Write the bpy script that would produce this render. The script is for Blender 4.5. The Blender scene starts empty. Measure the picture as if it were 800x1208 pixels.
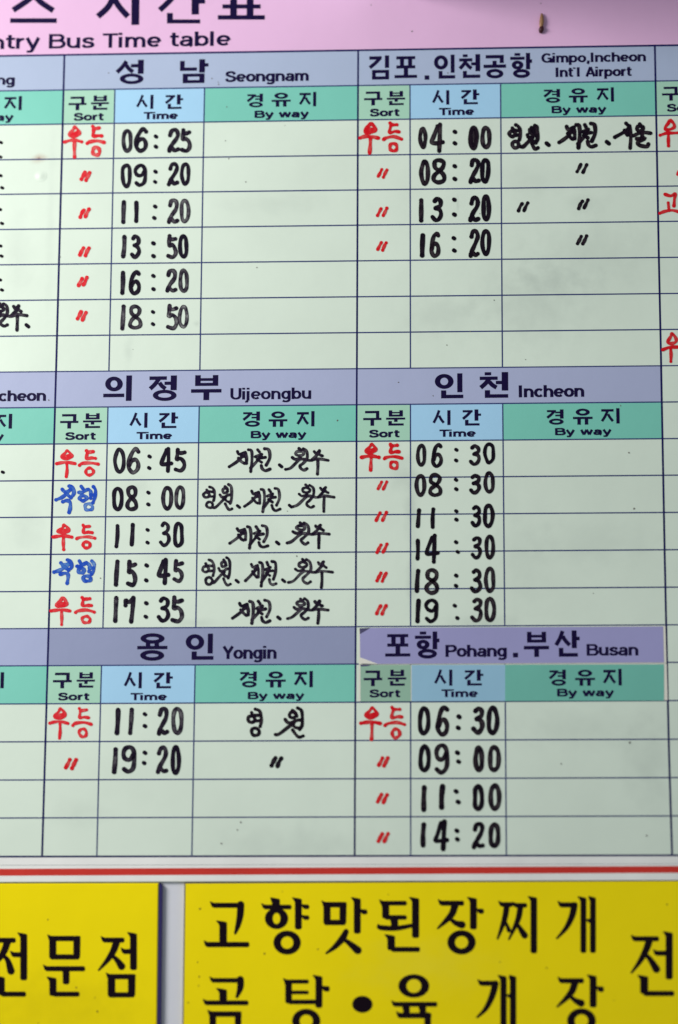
import bpy, bmesh, math, random
from mathutils import Matrix, Vector
random.seed(7)
S = bpy.context.scene
C = S.collection
PI = math.pi

# ------------------------------------------------------------ camera
F = 1678.0; PW, PH = 800, 1208              # focal length and size of the photograph in its own pixels
PITCH, YAW = math.radians(7.154), math.radians(2.12)
RM = Matrix.Rotation(YAW, 3, 'Z') @ Matrix.Rotation(PITCH, 3, 'X')
CAM = Vector((0, -1.0, 0))                   # the board's face is the plane y = 0, one metre away
cd = bpy.data.cameras.new('camera'); cam = bpy.data.objects.new('camera', cd); C.objects.link(cam)
cd.sensor_fit = 'VERTICAL'; cd.sensor_height = 36; cd.sensor_width = 24; cd.lens = 36 * F / PH
cd.clip_start = 0.01; cd.clip_end = 50
right, fwd, up = RM.col[0], RM.col[1], RM.col[2]
m = Matrix((right, up, -fwd)).transposed().to_4x4(); m.translation = CAM
cam.matrix_world = m
cd.dof.use_dof = True; cd.dof.focus_distance = 1.02; cd.dof.aperture_fstop = 1.25
S.camera = cam

# ------------------------------------------------------------ light
W = bpy.data.worlds.new('World'); S.world = W; W.use_nodes = True
bgn = W.node_tree.nodes['Background']
bgn.inputs[0].default_value = (0.84, 0.93, 1.0, 1); bgn.inputs[1].default_value = 0.275
def area(name, loc, target, sx, sy, power, col):
    l = bpy.data.lights.new(name, 'AREA'); l.shape = 'RECTANGLE'; l.size = sx; l.size_y = sy
    l.energy = power; l.color = col
    o = bpy.data.objects.new(name, l); C.objects.link(o); o.location = loc
    o.rotation_euler = (Vector(target) - Vector(loc)).to_track_quat('-Z', 'Y').to_euler(); return o
area('upper_left_light', (-1.05, -.80, 0.58), (-.05, 0, 0.12), 0.6, 0.45, 19.5, (1.0, 0.985, 0.95))  # soft area lamp at upper left, gives the left-to-right falloff
S.view_settings.view_transform = 'Standard'; S.view_settings.look = 'None'
S.view_settings.exposure = 0; S.view_settings.gamma = 1

# ------------------------------------------------------------ helpers
def at(px, py, d=0.0):
    """point of the plane d metres in front of the board's face that the photograph shows at (px, py)"""
    v = RM @ Vector(((px - PW / 2) / F, 1, (PH / 2 - py) / F))
    s = (1.0 - d) / v.y
    return CAM + v * s
def interp(x, t):
    if x <= t[0][0]: return t[0][1]
    for (a, b), (c, d) in zip(t, t[1:]):
        if x <= c: return b + (d - b) * (x - a) / (c - a)
    return t[-1][1]
def slope(y): return -0.016 + (y - 60) * (0.0141 / 950)            # how far the board's rows fall
LEAN = [(60, -.0279), (136, -.0238), (242, -.0165), (422, -.0042), (484, .0006), (594, .0074), (783, .0215)]
def lean(x): return interp(x, LEAN)

def srgb(r, g, b):
    f = lambda c: (c / 255) / 12.92 if c <= 10 else ((c / 255 + .055) / 1.055) ** 2.4
    return (f(r), f(g), f(b), 1)

class MB:
    def __init__(s): s.v = []; s.f = []; s.a = []
    def add(s, vs, fs, a=None):
        n = len(s.v); s.v += [tuple(p) for p in vs]; s.f += [tuple(i + n for i in q) for q in fs]
        s.a += (a or [0.0] * len(vs))
    def build(s, name, mat, parent=None, label=None):
        me = bpy.data.meshes.new(name); me.from_pydata(s.v, [], s.f)
        at_ = me.attributes.new('ink', 'FLOAT', 'POINT'); at_.data.foreach_set('value', s.a)
        me.materials.append(mat); me.update()
        o = bpy.data.objects.new(name, me); C.objects.link(o)
        if parent: o.parent = parent
        if label: o['label'] = label
        return o
def facing(vs, fs):
    """turn faces towards the viewer (-y)"""
    out = []
    for f in fs:
        a = 0
        for i in range(len(f)):
            p, q = vs[f[i]], vs[f[(i + 1) % len(f)]]; a += p[0] * q[2] - q[0] * p[2]
        out.append(tuple(f) if a > 0 else tuple(reversed(f)))
    return out
def thing(name, label, cat, loc):
    o = bpy.data.objects.new(name, None); C.objects.link(o); o.empty_display_size = .02
    o['label'] = label; o['category'] = cat; o['at'] = 0
    o.location = loc; return o
def adopt(root):
    """parts were made in world coordinates: keep them there under a root that stands elsewhere"""
    for ch in root.children: ch.matrix_parent_inverse = Matrix.Translation(root.location).inverted()
def quad(mb, pts, d, a=0.0):
    vs = [at(x, y, d) for x, y in pts]
    mb.add(vs, facing(vs, [tuple(range(len(vs)))]), [a] * len(vs))
def slab(mb, pts, d, t, bev=0.0006):
    """outline pts on plane d, thickness t backwards, with a small bevel on the front edge"""
    n = len(pts); P = [at(x, y, d) for x, y in pts]
    c = sum(P, Vector()) / n
    inner = [p + (c - p).normalized() * bev * 1.4 for p in P]
    mid = [p + Vector((0, bev, 0)) for p in P]; back = [p + Vector((0, t, 0)) for p in P]
    vs = inner + mid + back
    fs = [tuple(range(n)), tuple(range(2 * n, 3 * n))]
    for k in (0, 1):
        for i in range(n):
            j = (i + 1) % n; fs.append((k * n + i, k * n + j, (k + 1) * n + j, (k + 1) * n + i))
    bm = bmesh.new(); bv = [bm.verts.new(v) for v in vs]
    for f in fs: bm.faces.new([bv[i] for i in f])
    bmesh.ops.recalc_face_normals(bm, faces=bm.faces)
    bm.verts.index_update()
    mb.add([v.co for v in bm.verts], [[v.index for v in f.verts] for f in bm.faces]); bm.free()

# ------------------------------------------------------------ materials
def mat(name, col, rough=.45, spec=.35, var=.05, vscale=9, bump=.02, bscale=60, coat=0.0):
    M = bpy.data.materials.new(name); M.use_nodes = True; nt = M.node_tree; N = nt.nodes; L = nt.links
    b = N['Principled BSDF']; b.inputs['Roughness'].default_value = rough
    b.inputs['Specular IOR Level'].default_value = spec
    if coat: b.inputs['Coat Weight'].default_value = coat; b.inputs['Coat Roughness'].default_value = .3
    tc = N.new('ShaderNodeNewGeometry')
    n1 = N.new('ShaderNodeTexNoise'); n1.inputs['Scale'].default_value = vscale; n1.inputs['Detail'].default_value = 6
    n1.inputs['Roughness'].default_value = .6
    L.new(tc.outputs['Position'], n1.inputs['Vector'])
    r = N.new('ShaderNodeMapRange'); r.inputs[1].default_value = .3; r.inputs[2].default_value = .7
    r.inputs[3].default_value = 1 - var; r.inputs[4].default_value = 1 + var
    L.new(n1.outputs['Fac'], r.inputs[0])
    mx = N.new('ShaderNodeVectorMath'); mx.operation = 'SCALE'; mx.inputs[0].default_value = col[:3]
    L.new(r.outputs[0], mx.inputs['Scale']); L.new(mx.outputs[0], b.inputs['Base Color'])
    n2 = N.new('ShaderNodeTexNoise'); n2.inputs['Scale'].default_value = bscale; n2.inputs['Detail'].default_value = 4
    L.new(tc.outputs['Position'], n2.inputs['Vector'])
    bp = N.new('ShaderNodeBump'); bp.inputs['Strength'].default_value = bump; bp.inputs['Distance'].default_value = .01
    L.new(n2.outputs['Fac'], bp.inputs['Height']); L.new(bp.outputs[0], b.inputs['Normal'])
    M['out'] = mx.name
    return M
def spot(M, px, py, r, col, fac, sx=1.0, sz=1.0, soft=1.0):
    """a stain, painted sheen or tone patch of its own shape in the surface, centred where the photograph shows it"""
    nt = M.node_tree; N = nt.nodes; L = nt.links; b = N['Principled BSDF']
    src = b.inputs['Base Color'].links[0].from_socket
    g = N.new('ShaderNodeNewGeometry'); c = at(px, py)
    s = N.new('ShaderNodeVectorMath'); s.operation = 'SUBTRACT'; s.inputs[1].default_value = c
    L.new(g.outputs['Position'], s.inputs[0])
    k = N.new('ShaderNodeVectorMath'); k.operation = 'MULTIPLY'; k.inputs[1].default_value = (1 / sx, 0, 1 / sz)
    L.new(s.outputs[0], k.inputs[0])
    ln = N.new('ShaderNodeVectorMath'); ln.operation = 'LENGTH'; L.new(k.outputs[0], ln.inputs[0])
    nz = N.new('ShaderNodeTexNoise'); nz.inputs['Scale'].default_value = 90; nz.inputs['Detail'].default_value = 5
    L.new(g.outputs['Position'], nz.inputs['Vector'])
    rr = r / F
    ad = N.new('ShaderNodeMath'); ad.operation = 'MULTIPLY_ADD'; ad.inputs[1].default_value = rr * 1.6; L.new(nz.outputs['Fac'], ad.inputs[0])
    L.new(ln.outputs['Value'], ad.inputs[2])
    mr = N.new('ShaderNodeMapRange'); mr.interpolation_type = 'SMOOTHSTEP'
    mr.inputs[1].default_value = rr * .55; mr.inputs[2].default_value = rr * (1.1 + soft); mr.inputs[3].default_value = fac; mr.inputs[4].default_value = 0
    L.new(ad.outputs[0], mr.inputs[0])
    mx = N.new('ShaderNodeMix'); mx.data_type = 'RGBA'; L.new(mr.outputs[0], mx.inputs[0])
    L.new(src, mx.inputs[6]); mx.inputs[7].default_value = col; L.new(mx.outputs[2], b.inputs['Base Color'])
def ink(name, dark, light, k=.8, seethru=.35):
    """marker ink: dense at the edges and overlaps of a stroke, thinner and streaky along its middle"""
    M = bpy.data.materials.new(name); M.use_nodes = True; nt = M.node_tree; N = nt.nodes; L = nt.links
    b = N['Principled BSDF']; b.inputs['Roughness'].default_value = .6; b.inputs['Specular IOR Level'].default_value = .08
    a = N.new('ShaderNodeAttribute'); a.attribute_name = 'ink'
    g = N.new('ShaderNodeNewGeometry'); n = N.new('ShaderNodeTexNoise'); n.inputs['Scale'].default_value = 210; n.inputs['Detail'].default_value = 4
    L.new(g.outputs['Position'], n.inputs['Vector'])
    r = N.new('ShaderNodeMapRange'); r.inputs[1].default_value = .35; r.inputs[2].default_value = .68; L.new(n.outputs['Fac'], r.inputs[0])
    mu = N.new('ShaderNodeMath'); mu.operation = 'MULTIPLY'; L.new(a.outputs['Fac'], mu.inputs[0]); L.new(r.outputs[0], mu.inputs[1])
    mk = N.new('ShaderNodeMath'); mk.operation = 'MULTIPLY'; mk.inputs[1].default_value = k; L.new(mu.outputs[0], mk.inputs[0])
    mx = N.new('ShaderNodeMix'); mx.data_type = 'RGBA'; mx.inputs[6].default_value = dark; mx.inputs[7].default_value = light
    L.new(mk.outputs[0], mx.inputs[0]); L.new(mx.outputs[2], b.inputs['Base Color'])
    # thin ink lets the board show through; strokes laid over each other grow denser
    al = N.new('ShaderNodeMath'); al.operation = 'MULTIPLY_ADD'; al.inputs[1].default_value = -seethru; al.inputs[2].default_value = .97
    L.new(mk.outputs[0], al.inputs[0]); L.new(al.outputs[0], b.inputs['Alpha'])
    return M
M_body = mat('pale_green_laminate', srgb(218, 231, 216), var=.04, vscale=11, rough=.36, bump=.06, bscale=14)
M_pink = mat('pink_laminate', srgb(228, 184, 220), var=.03)
M_dest1 = mat('grey_blue_print', srgb(172, 185, 211), var=.03)
M_dest2 = mat('lavender_blue_print', srgb(171, 178, 209), var=.03)
M_dest3 = mat('dull_violet_print', srgb(146, 153, 185), var=.03)
M_dest3l = mat('pale_violet_print', srgb(165, 173, 206), var=.03)
M_sort = mat('sage_green_print', srgb(168, 212, 188), var=.03)
M_time = mat('sky_blue_print', srgb(165, 209, 238), var=.03)
M_way = mat('teal_green_print', srgb(124, 202, 184), var=.035)
M_stk = mat('violet_sticker_film', srgb(157, 155, 200), var=.05, rough=.4)
M_stk_sort = mat('dull_green_sticker_film', srgb(148, 185, 163), var=.05)
M_stk_time = mat('dull_blue_sticker_film', srgb(148, 190, 214), var=.05)
M_stk_way = mat('dull_teal_sticker_film', srgb(112, 184, 168), var=.06)
M_paper = mat('cream_sticker_backing', srgb(226, 224, 212), var=.04)
M_under = mat('dark_violet_sticker_corner', srgb(88, 84, 120), var=.1)  # dark violet for the stickers' upper left corners
M_line = mat('navy_ruling', srgb(50, 60, 112), var=.12, vscale=40, spec=.1)
M_thick = mat('dark_navy_ruling', srgb(24, 24, 84), var=.12, vscale=40, spec=.1)
M_print = mat('navy_black_print', srgb(22, 12, 56), var=.1, vscale=60, spec=.08)
M_white = mat('white_border', srgb(236, 236, 232), var=.06, vscale=22)
M_red = mat('red_stripe', srgb(204, 50, 40), var=.06, vscale=20)
M_wall = mat('grey_white_wall_panel', srgb(216, 217, 226), var=.04)
M_yel = mat('yellow_acrylic', srgb(248, 224, 0), var=.05, vscale=5, rough=.3, spec=.22, bump=.05, bscale=25)
M_navy = mat('navy_edge_trim', srgb(44, 38, 92), var=.08)
M_black = mat('black_brush_print', srgb(18, 5, 16), var=.1, rough=.4, spec=.12)
M_seam = mat('grey_seam', srgb(170, 172, 170), var=.1)
M_dirt = mat('dark_dirt', srgb(112, 108, 102), var=.3, vscale=100)
I_black = ink('black_marker_ink', srgb(18, 8, 30), srgb(88, 72, 92), 1.0, .5)
I_blackB = ink('dense_black_marker_ink', srgb(15, 6, 22), srgb(64, 42, 56), .9, .3)
I_red = ink('red_marker_ink', srgb(222, 30, 44), srgb(250, 98, 100), 1.0, .5)
I_redB = ink('deep_red_marker_ink', srgb(212, 16, 30), srgb(240, 74, 76), 1.0, .45)
I_blue = ink('blue_marker_ink', srgb(28, 72, 184), srgb(100, 162, 226), 1.0, .5)

# stains, erased ghosts, a painted sheen and a darker patch, each with a shape of its own
rust = srgb(170, 120, 90)
spot(M_body, 46, 187, 7, rust, .55, sx=1.6)
spot(M_body, 46, 187, 2.2, srgb(120, 70, 50), .7)
grey = srgb(176, 188, 178)
for (x, y, r, f, a, b_) in ((632, 355, 60, .35, 1.3, 1), (520, 372, 40, .3, 1.5, .8), (700, 300, 60, .25, 1.5, .8), (486, 590, 20, .5, .5, 3.2),
                            (470, 560, 24, .3, 1, 1), (60, 250, 20, .15, .3, 8), (628, 212, 40, .2, 1.6, .6), (152, 415, 14, .3, .5, 1.4),
                            (350, 1000, 60, .25, 1.6, .5), (765, 905, 40, .3, .7, 1.5), (570, 735, 20, .3, 2, .5), (230, 735, 16, .35, 2.2, .4),
                            (618, 655, 40, .2, 1, 2), (232, 382, 5, .5, 1, 1), (487, 690, 18, .5, .5, 2.4), (655, 330, 22, .35, 2.4, .7), (690, 240, 26, .3, 1.2, .5), (330, 240, 40, .2, 1.8, .4), (290, 640, 50, .16, 1.2, 1.2), (20, 300, 30, .2, .8, 2), (30, 620, 26, .25, .8, 1.6), (90, 960, 30, .2, 1.4, .6), (700, 640, 50, .2, 1.6, .6), (680, 860, 50, .22, 1.8, .5), (160, 575, 14, .3, 1.4, 1), (190, 655, 12, .3, 2, .8), (540, 240, 6, .4, .4, 2)):
    spot(M_body, x, y, r, grey, f, a, b_)
spot(M_yel, 500, 1140, 60, srgb(236, 220, 60), .35, 1.6, .6)  # lighter patch: sheen on the right sign, painted into its colour
spot(M_yel, 60, 1190, 70, srgb(200, 180, 0), .3, 1.8, .7)  # darker yellow low on the left sign

# ------------------------------------------------------------ lettering tools
LAYER = [0]
def nd():
    LAYER[0] = (LAYER[0] + 1) % 24
    return LAYER[0] * 2.5e-6
def smooth(pts, closed=False, n=6):
    if len(pts) < 3 and not closed: return list(pts)
    out = []; N_ = len(pts)
    rng = range(N_ if closed else N_ - 1)
    g = (lambda i: pts[i % N_]) if closed else (lambda i: pts[max(0, min(N_ - 1, i))])
    for i in rng:
        p0, p1, p2, p3 = g(i - 1), g(i), g(i + 1), g(i + 2)
        for k in range(n):
            t = k / n
            out.append(tuple(.5 * (2 * p1[j] + (p2[j] - p0[j]) * t + (2 * p0[j] - 5 * p1[j] + 4 * p2[j] - p3[j]) * t * t
                                   + (3 * p1[j] - p0[j] - 3 * p2[j] + p3[j]) * t ** 3) for j in range(len(p1))))
    if not closed: out.append(tuple(pts[-1]))
    return out
def ribbon(mb, pts, w, d, caps=True, closed=False, thin=0.0, wob=0.0, flat=1.0):
    """one pen stroke along pts (photo pixels); w may be a number or the third item of each point"""
    P = [p for i, p in enumerate(pts) if i == 0 or (abs(p[0] - pts[i - 1][0]) + abs(p[1] - pts[i - 1][1])) > 1e-4]
    if closed and len(P) > 1 and abs(P[0][0] - P[-1][0]) + abs(P[0][1] - P[-1][1]) < 1e-3: P = P[:-1]
    n = len(P); z = d + nd(); vs = []; av = []; fs = []
    ph = random.random() * 6
    for i, p in enumerate(P):
        a = P[(i - 1) % n] if closed else P[max(0, i - 1)]; b = P[(i + 1) % n] if closed else P[min(n - 1, i + 1)]
        tx, ty = b[0] - a[0], b[1] - a[1]; l = math.hypot(tx, ty) or 1; nx, ny = -ty / l, tx / l
        ww = (p[2] if len(p) > 2 else w) * (1 + wob * math.sin(ph + i * .55)) / 2
        ww *= flat + (1 - flat) * abs(nx)
        for s, q in ((-1, 0), (-.45, thin), (.45, thin), (1, 0)):
            vs.append(at(p[0] + nx * ww * s, p[1] + ny * ww * s, z)); av.append(q)
    for i in range(n if closed else n - 1):
        j = (i + 1) % n
        for k in range(3): fs.append((i * 4 + k, i * 4 + k + 1, j * 4 + k + 1, j * 4 + k))
    mb.add(vs, facing(vs, fs), av)
    if caps and not closed:
        for e in (P[0], P[-1]):
            ww = (e[2] if len(e) > 2 else w) / 2 * (1.0 + wob * random.random())
            vs = [at(e[0] + ww * math.cos(t * PI / 6), e[1] + ww * math.sin(t * PI / 6), d + nd()) for t in range(12)]
            y0 = vs[0].y; zz = d + nd()
            vs = [at(e[0] + ww * math.cos(t * PI / 6), e[1] + ww * math.sin(t * PI / 6), zz) for t in range(12)]
            mb.add(vs, facing(vs, [tuple(range(12))]), [thin * .2] * 12)
def poly(mb, pts, d):
    z = d + nd(); vs = [at(x, y, z) for x, y in pts]; mb.add(vs, facing(vs, [tuple(range(len(vs)))]))
def ring(cx, cy, rx, ry, n=28, a0=0.0):
    return [(cx + rx * math.cos(a0 + 2 * PI * i / n), cy + ry * math.sin(a0 + 2 * PI * i / n)) for i in range(n)]
def band(mb, cx, cy, rx, ry, wx, wy, d, n=32):
    """printed ring, outer radii rx, ry; wall wx at the sides and wy at top and bottom"""
    z = d + nd(); vs = []
    for i in range(n):
        c, s = math.cos(2 * PI * i / n), math.sin(2 * PI * i / n)
        vs.append(at(cx + rx * c, cy + ry * s, z)); vs.append(at(cx + (rx - wx) * c, cy + (ry - wy) * s, z))
    fs = [(2 * i, 2 * i + 1, (2 * i + 3) % (2 * n), (2 * i + 2) % (2 * n)) for i in range(n)]
    mb.add(vs, facing(vs, fs))

# printed gothic hangul: r = bar (outer edges), d = slanting leg, o = ring, b = box, all in the letter's own 0..1 box
HG = {
 '성': 'd .38 .05 .05 .5;d .36 .2 .62 .5;r .79 0 1 .58;r .54 .17 .8 .31;o .15 .56 1 1',
 '남': 'r .01 .06 .17 .48;r .01 .34 .6 .48;r .68 0 .88 .56;r .86 .17 1 .31;b .11 .6 .87 1',
 '김': 'r .05 .03 .64 .17;d .55 .12 .07 .5;r .8 0 1 .52;b .18 .6 1 1',
 '포': 'r .08 0 .92 .14;r .24 .1 .42 .46;r .6 .1 .78 .46;r .08 .42 .92 .56;r .41 .54 .6 .88;r 0 .86 1 1',
 '인': 'o 0 .02 .66 .62;r .79 0 .97 .76;r .22 .68 .4 1;r .22 .86 1 1',
 '천': 'r .2 0 .42 .12;r .03 .17 .64 .3;d .36 .24 .06 .6;d .36 .38 .6 .6;r .78 0 1 .72;r .58 .34 .8 .47;r .2 .7 .38 1;r .2 .86 1 1',
 '공': 'r .1 .02 .9 .16;r .72 .02 .9 .36;r .4 .26 .58 .46;r 0 .42 1 .56;o .12 .6 .88 1',
 '항': 'r .2 0 .46 .11;r 0 .15 .66 .27;o .07 .3 .6 .66;r .72 0 .91 .66;r .88 .26 1 .4;o .12 .64 .9 1',
 '의': 'o .06 .04 .68 .62;r 0 .71 .74 .85;r .8 0 1 1',
 '정': 'r .02 .03 .64 .17;d .36 .12 .05 .52;d .38 .28 .6 .52;r .78 0 1 .58;r .56 .24 .8 .37;o .15 .56 1 1',
 '부': 'r .13 0 .31 .42;r .71 0 .89 .42;r .13 .12 .89 .23;r .13 .31 .89 .43;r 0 .56 1 .7;r .41 .66 .6 1',
 '용': 'o .1 0 .9 .38;r .28 .34 .43 .5;r .57 .34 .72 .5;r 0 .46 1 .58;o .1 .61 .9 1',
 '구': 'r .1 0 .88 .16;r .7 0 .88 .48;r 0 .47 1 .62;r .4 .58 .6 1',
 '분': 'r .14 0 .32 .4;r .7 0 .88 .4;r .14 .11 .88 .2;r .14 .28 .88 .41;r 0 .48 1 .61;r .42 .58 .6 .76;r .12 .7 .3 1;r .12 .86 .92 1',
 '시': 'd .36 0 .05 .84;d .36 .36 .62 .84;r .82 0 1 1',
 '간': 'r .04 .04 .56 .18;d .48 .1 .05 .58;r .66 0 .86 .7;r .84 .26 1 .4;r .16 .64 .34 1;r .16 .86 .92 1',
 '경': 'r .04 .04 .54 .17;d .46 .1 .05 .54;r .76 0 .96 .6;r .5 .14 .78 .25;r .5 .34 .78 .45;o .14 .6 .96 1',
 '유': 'o .14 0 .86 .44;r 0 .51 1 .65;r .22 .62 .4 1;r .6 .62 .78 1',
 '지': 'r .02 .06 .68 .22;d .36 .16 .05 .84;d .38 .38 .64 .84;r .82 0 1 1',
 '산': 'd .32 .02 .05 .56;d .32 .22 .6 .56;r .68 0 .88 .68;r .86 .24 1 .38;r .16 .66 .34 1;r .16 .86 .92 1',
}
def hangul(mb, ch, x0, x1, y0, y1, d):
    cx, cy = (x0 + x1) / 2, (y0 + y1) / 2; w, h = x1 - x0, y1 - y0; sl, le = slope(cy), lean(cx)
    def P(u, v):
        dx, dy = (u - .5) * w, (v - .5) * h
        return (cx + dx + le * dy, cy + dy + sl * dx)
    for it in HG[ch].split(';'):
        k, *n = it.split(); a, b, c, e = map(float, n)
        if k == 'r': poly(mb, [P(a, b), P(c, b), P(c, e), P(a, e)], d)
        elif k == 'd':
            p, q = P(a, b), P(c, e); t = .155 * (w + h) / 2
            dx, dy = q[0] - p[0], q[1] - p[1]; l = math.hypot(dx, dy)
            mid = ((p[0] + q[0]) / 2 + dy / l * t * .18 * (1 if c < a else -1), (p[1] + q[1]) / 2 + abs(dx) / l * t * .1)
            ribbon(mb, smooth([p, mid, q]), t, d, caps=False)
        elif k == 'o':
            p = P((a + c) / 2, (b + e) / 2); rx, ry = (c - a) * w / 2, (e - b) * h / 2
            band(mb, p[0], p[1], rx, ry, .19 * w, .15 * h if ry > .25 * h else .13 * h, d)
        elif k == 'b':
            tx, ty = .18 * w, .13 * h; ux, uy = tx / w, ty / h
            poly(mb, [P(a, b), P(c, b), P(c, b + uy), P(a, b + uy)], d); poly(mb, [P(a, e - uy), P(c, e - uy), P(c, e), P(a, e)], d)
            poly(mb, [P(a, b), P(a + ux, b), P(a + ux, e), P(a, e)], d); poly(mb, [P(c - ux, b), P(c, b), P(c, e), P(c - ux, e)], d)

# printed grotesque latin: skeleton strokes, cap height 1, y up; each entry (advance, strokes)
def arc(cx, cy, rx, ry, a0, a1, n=12):
    return [(cx + rx * math.cos(math.radians(a0 + (a1 - a0) * i / n)), cy + ry * math.sin(math.radians(a0 + (a1 - a0) * i / n))) for i in range(n + 1)]
h = .085; X = .74
oval = lambda cx: arc(cx, X / 2, .24, X / 2 - h, 0, 360, 24)
arch = lambda x, r, top=X: [(x, .0 + top - X)] and arc(x + r, .42, r, X - h - .42, 180, 0) + [(x + 2 * r, 0)]
LT = {
 'n': (.68, [[(h, 0), (h, X)], arch(h, .22)]),
 'h': (.68, [[(h, 0), (h, 1)], arch(h, .22)]),
 'm': (1.0, [[(h, 0), (h, X)], arch(h, .19), arch(h + .38, .19)]),
 'u': (.68, [[(h + .44, 0), (h + .44, X)], [(h, X)] + arc(h + .22, .32, .22, .32 - h, 180, 360)]),
 'r': (.44, [[(h, 0), (h, X)], arc(h + .26, .38, .26, X - h - .38, 180, 88)]),
 't': (.44, [[(.17, .95), (.17, .22)] + arc(.32, .22, .15, .22 - h, 180, 270) + [(.4, h)], [(0, X - .06), (.4, X - .06)]]),
 'i': (.3, [[(h, 0), (h, X)], [(h, .86), (h, 1.02)]]),
 'l': (.3, [[(h, 0), (h, 1)]]),
 'I': (.34, [[(h, 0), (h, 1)]]),
 'y': (.62, [[(.04, X), (.3, .04)], [(.55, X), (.31, .0), (.22, -.19), (.04, -.2)]]),
 'w': (.92, [[(.04, X), (.23, .03)], [(.23, .03), (.43, X)], [(.43, X), (.62, .03)], [(.62, .03), (.82, X)]]),
 'o': (.7, [oval(.32)]),
 'e': (.68, [arc(.32, X / 2, .24, X / 2 - h, 0, 318, 24), [(.1, X / 2 - .01), (.56, X / 2 - .01)]]),
 'c': (.64, [arc(.32, X / 2, .24, X / 2 - h, 42, 318, 22)]),
 'a': (.68, [[(.1, .55)] + arc(.31, .5, .2, X - h - .5, 150, 0) + [(.51, .12), (.56, 0)], [(.5, .42), (.3, .38)] + arc(.26, .23, .18, .15, 90, 290) + [(.42, .14), (.51, .26)]]),
 'b': (.7, [[(h, 0), (h, 1)], arc(.33, X / 2, .23, X / 2 - h, 0, 360, 24)]),
 'p': (.7, [[(h, -.27), (h, X)], arc(.33, X / 2, .23, X / 2 - h, 0, 360, 24)]),
 'g': (.7, [arc(.3, X / 2, .22, X / 2 - h, 0, 360, 24), [(.53, X), (.53, -.02)] + arc(.3, -.02, .23, .18, 0, -150)]),
 'j': (.3, [[(h, X), (h, -.1), (-.02, -.2), (-.1, -.2)], [(h, .86), (h, 1.02)]]),
 's': (.6, [[(.5, .52), (.42, .63), (.27, .66), (.12, .58), (.14, .45), (.3, .38), (.46, .31), (.47, .16), (.3, .08), (.13, .11), (.05, .22)]]),
 'S': (.78, [[(.64, .7), (.55, .87), (.36, .92), (.15, .84), (.13, .66), (.35, .53), (.6, .42), (.63, .21), (.4, .08), (.16, .12), (.06, .3)]]),
 'T': (.72, [[(0, 1 - h), (.7, 1 - h)], [(.35, 0), (.35, 1 - h)]]),
 'B': (.8, [[(h, 0), (h, 1)], [(h, 1 - h), (.42, 1 - h)] + arc(.42, .73, .2, .185, 90, -90) + [(h, .53)], [(h, .53), (.45, .53)] + arc(.45, .31, .23, .225, 90, -90) + [(h, h)]]),
 'P': (.76, [[(h, 0), (h, 1)], [(h, 1 - h), (.42, 1 - h)] + arc(.42, .7, .23, .225, 90, -90) + [(h, .46)]]),
 'G': (.88, [arc(.43, .5, .34, .5 - h, 45, 340, 26), [(.78, .0), (.78, .46)], [(.48, .46), (.8, .46)]]),
 'A': (.8, [[(.06, 0), (.38, 1)], [(.38, 1), (.7, 0)], [(.16, .3), (.6, .3)]]),
 'U': (.8, [[(h, 1)] + arc(.36, .34, .36 - h, .34 - h, 180, 360) + [(.72 - h, 1)]]),
 'Y': (.76, [[(.05, 1), (.36, .45)], [(.67, 1), (.36, .45)], [(.36, .48), (.36, 0)]]),
 ',': (.34, [[(.12, .17), (.12, .0)], [(.14, .03), (.06, -.18)]]),
 '.': (.3, [[(.1, 0), (.1, .17)]]),
 "'": (.3, [[(.07, .98), (.05, .84)]]),
 ' ': (.42, []),
}
def latin(mb, s, x0, x1, yb, cap, w, d):
    """yb is the baseline at the middle of the text, cap the cap height, w the stroke, all in photo pixels"""
    tot = sum(LT[c][0] for c in s) - .12
    k = (x1 - x0) / tot; cx = (x0 + x1) / 2; sl, le = slope(yb), lean(cx); x = x0
    for c in s:
        adv, st = LT[c]
        for q in st:
            if c in 'sSya' and len(q) > 3: q = smooth(q, n=4)
            pp = []
            for u, v in q:
                px = x + u * k; dy = -v * cap
                pp.append((px + le * dy, yb + dy + sl * (px - cx)))
            for seg in ([pp] if len(pp) > 4 else [pp[i:i + 2] for i in range(len(pp) - 1)] if c not in 'y' else [pp]):
                ribbon(mb, seg, w * 1.24, d, caps=False, flat=.6 if k > cap * .95 else .84)
        x += adv * k

# hand lettering: skeletons fitted to the box the ink fills
def place(mb, strokes, box, w, d, thin=.5, jit=.0, fixed=None, wob=.08):
    allp = [p for _, q in strokes for p in q]
    bx0, bx1 = min(p[0] for p in allp), max(p[0] for p in allp); by0, by1 = min(p[1] for p in allp), max(p[1] for p in allp)
    X0, X1, Y0, Y1 = box[0] + w / 2, box[1] - w / 2, box[2] + w / 2, box[3] - w / 2
    if bx1 - bx0 < 1e-6: sx = 0; X0 = (X0 + X1) / 2
    else: sx = (X1 - X0) / (bx1 - bx0)
    sy = (Y1 - Y0) / ((by1 - by0) or 1)
    for kind, q in strokes:
        pts = [(X0 + (x - bx0) * sx + random.uniform(-jit, jit), Y0 + (y - by0) * sy + random.uniform(-jit, jit)) for x, y in q]
        th = thin * random.uniform(.1, 1) ** .8 if fixed is None else fixed * random.uniform(.7, 1)
        ribbon(mb, smooth(pts, closed=(kind == 'c')), w * random.uniform(.93, 1.07), d, closed=(kind == 'c'), thin=th, wob=wob)
def R(cx, cy, rx, ry, n=8): return ('c', ring(cx, cy, rx, ry, n))
def L_(*p): return ('s', list(p))
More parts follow.
